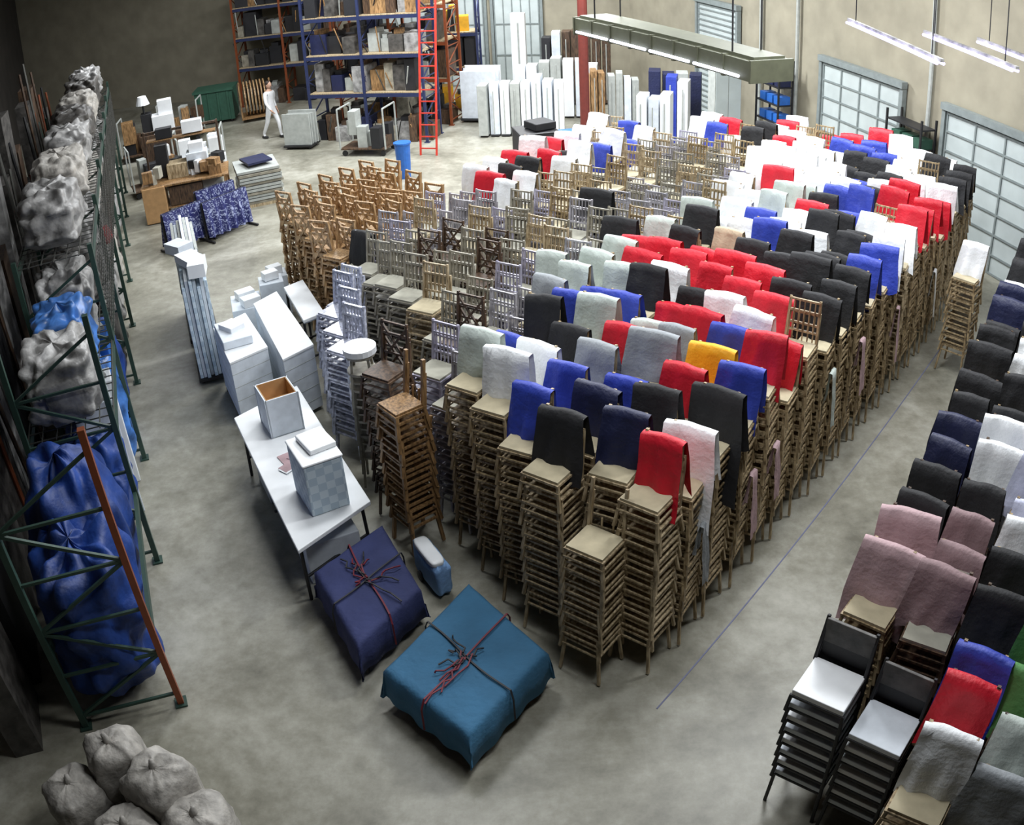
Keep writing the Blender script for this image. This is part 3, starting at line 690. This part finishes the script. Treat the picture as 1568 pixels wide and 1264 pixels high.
def lamp(x,y,pw,sx=2.4,sy=.9,rz=0.,z=7.25,col=(.95,.98,1.)):
    fx=empty('high_bay_lamp',(x,y,z),rz)
    b=MB(); b.box(0,0,.08,sx,sy,.1,'olive'); b.box(0,0,.02,sx*.95,sy*.9,.02,'lens'); b.tube((0,0,.1),(0,0,.45),.02,'black',6); b.obj('housing',parent=fx)
    l=bpy.data.lights.new('lamp_light','AREA'); l.shape='RECTANGLE'; l.size=sx; l.size_y=sy; l.energy=pw; l.color=col
    o=bpy.data.objects.new('lamp_light',l); COL.objects.link(o); o.parent=fx; o.location=(0,0,-.02)
K=.84
for x,y,pw in((1.5,4.8,190),(-1.2,9.5,250),(3.6,9.5,400),(6.3,8.6,250),(0,15.5,400),(5.0,15.0,780),(-4.3,16,230),(-3.5,22.5,700),(2.0,21.5,1250),(-8.5,24.5,450),(0,28.5,950)):
    lamp(x,y,pw*K,rz=.3)
w=bpy.data.worlds.new('warehouse_world'); SC.world=w; w.use_nodes=True
w.node_tree.nodes['Background'].inputs[0].default_value=(.5,.52,.55,1); w.node_tree.nodes['Background'].inputs[1].default_value=.2
SC.view_settings.view_transform='Standard'

# ------------------------------------------------------------------ person
def person(loc,rz):
    root=empty('warehouse_worker',loc,rz)
    V=[(0,0,.93),(0,.0,1.12),(0,.0,1.32),(0,.0,1.44),(0,-.01,1.52),
       (.10,0,.88),(.11,-.16,.50),(.11,-.20,.10),(.11,-.30,.04),
       (-.10,0,.88),(-.11,.10,.50),(-.11,.30,.14),(-.11,.24,.03),
       (.18,0,1.40),(.24,.08,1.14),(.25,.0,.90),(.25,-.03,.84),
       (-.18,0,1.40),(-.24,-.06,1.14),(-.24,-.22,.95),(-.24,-.27,.91),
       (0,-.015,1.60)]
    E=[(0,1),(1,2),(2,3),(3,4),(0,5),(5,6),(6,7),(7,8),(0,9),(9,10),(10,11),(11,12),(3,13),(13,14),(14,15),(15,16),(3,17),(17,18),(18,19),(19,20),(4,21)]
    Rr=[.15,.135,.16,.11,.055,.095,.065,.045,.035,.095,.065,.045,.035,.07,.05,.032,.026,.07,.05,.032,.026,.05]
    for h,dx in((16,1),(20,-1)):
        p=V[h]; d=Vector((0,-.3,-1)).normalized() if h==16 else Vector((0,-.75,-.65)).normalized()
        for k,(o,l) in enumerate(((-.026,.065),(-.009,.078),(.009,.075),(.026,.058))):
            a=len(V); q=Vector(p)+Vector((0,o,0))+d*.045; V.append(tuple(q)); E.append((h,a)); Rr.append(.009)
            V.append(tuple(q+d*l*.6)); E.append((a,a+1)); Rr.append(.008); V.append(tuple(q+d*l+Vector((-.012*dx,0,0)))); E.append((a+1,a+2)); Rr.append(.007)
        a=len(V); V.append((p[0]-.01*dx,p[1]-.035,p[2]-.02)); E.append((h,a)); Rr.append(.01); V.append((p[0]-.015*dx,p[1]-.05,p[2]-.06)); E.append((a,a+1)); Rr.append(.008)
    me=bpy.data.meshes.new('body'); me.from_pydata(V,E,[]); o=bpy.data.objects.new('body',me); COL.objects.link(o)
    s=o.modifiers.new('skin','SKIN'); sv=me.skin_vertices[0].data
    for i,r in enumerate(Rr): sv[i].radius=(r,r*(.72 if i in(0,1,2,3) else 1)); sv[i].use_root=(i==0)
    u=o.modifiers.new('sub','SUBSURF'); u.levels=2; u.render_levels=2
    dg=bpy.context.evaluated_depsgraph_get(); m2=bpy.data.meshes.new_from_object(o.evaluated_get(dg)); bpy.data.objects.remove(o)
    m2.materials.clear()
    for k in('coat','skin','shoe'): m2.materials.append(M[k])
    for p in m2.polygons:
        c=p.center; p.use_smooth=True
        p.material_index=1 if (c.z>1.475 or (abs(c.x)>.2 and c.z<.96 and c.z>.7)) else (2 if c.z<.085 else 0)
    link('body',m2,(0,0,0),0,root)
    b=MB(); b.blob((0,0,0),(.155,.195,.235),'skin',1,.9,.01,1,24,18)
    for sx in(-1,1):
        b.blob((sx*.078,.01,-.005),(.02,.035,.06),'skin',2,.9,.01,1,8,6); b.blob((sx*.032,-.09,.012),(.026,.014,.013),'white',2,.9,0,1,8,6); b.blob((sx*.032,-.096,.012),(.011,.008,.012),'hair',2,.9,0,1,8,6)
    b.blob((0,-.102,-.015),(.028,.035,.045),'skin',2,.8,0,1,10,8); b.blob((0,-.088,-.058),(.05,.014,.013),'c_mauve',2,.8,0,1,10,6)
    b.obj('head',(0,-.02,1.66),0,smooth=True,parent=root)
    b=MB(); b.blob((0,.022,.045),(.172,.19,.17),'hair',5,.9,.03,3,22,16); b.obj('hair',(0,-.02,1.66),0,smooth=True,parent=root)
    b=MB(); b.blob((.11,-.25,.05),(.09,.25,.09),'shoe',5,.7,0,1,14,10); b.blob((-.11,.26,.05),(.09,.25,.09),'shoe',5,.7,0,1,14,10); b.obj('shoes',(0,0,0),0,smooth=True,parent=root)
person((-6.6,26.9,0),math.radians(60))

# ------------------------------------------------------------------ camera (wide fisheye CCTV dome)
cam=bpy.data.cameras.new('cctv_camera'); co=bpy.data.objects.new('cctv_camera',cam); COL.objects.link(co); SC.camera=co
cam.sensor_fit='HORIZONTAL'; cam.sensor_width=10.5*1568/1441.95; cam.lens=11.1
cam.type='PANO'; cam.clip_start=.05; cam.clip_end=200
pit,rol=.54939,-.05327; c,s=math.cos(rol),math.sin(rol); cp,sp=math.cos(pit),math.sin(pit)
X=Vector((c,s*sp,s*cp)); Y=Vector((-s,c*sp,c*cp)); Z=Vector((0,-cp,sp))
mw=Matrix((X,Y,Z)).transposed().to_4x4(); mw.translation=(0,0,6.5); co.matrix_world=mw
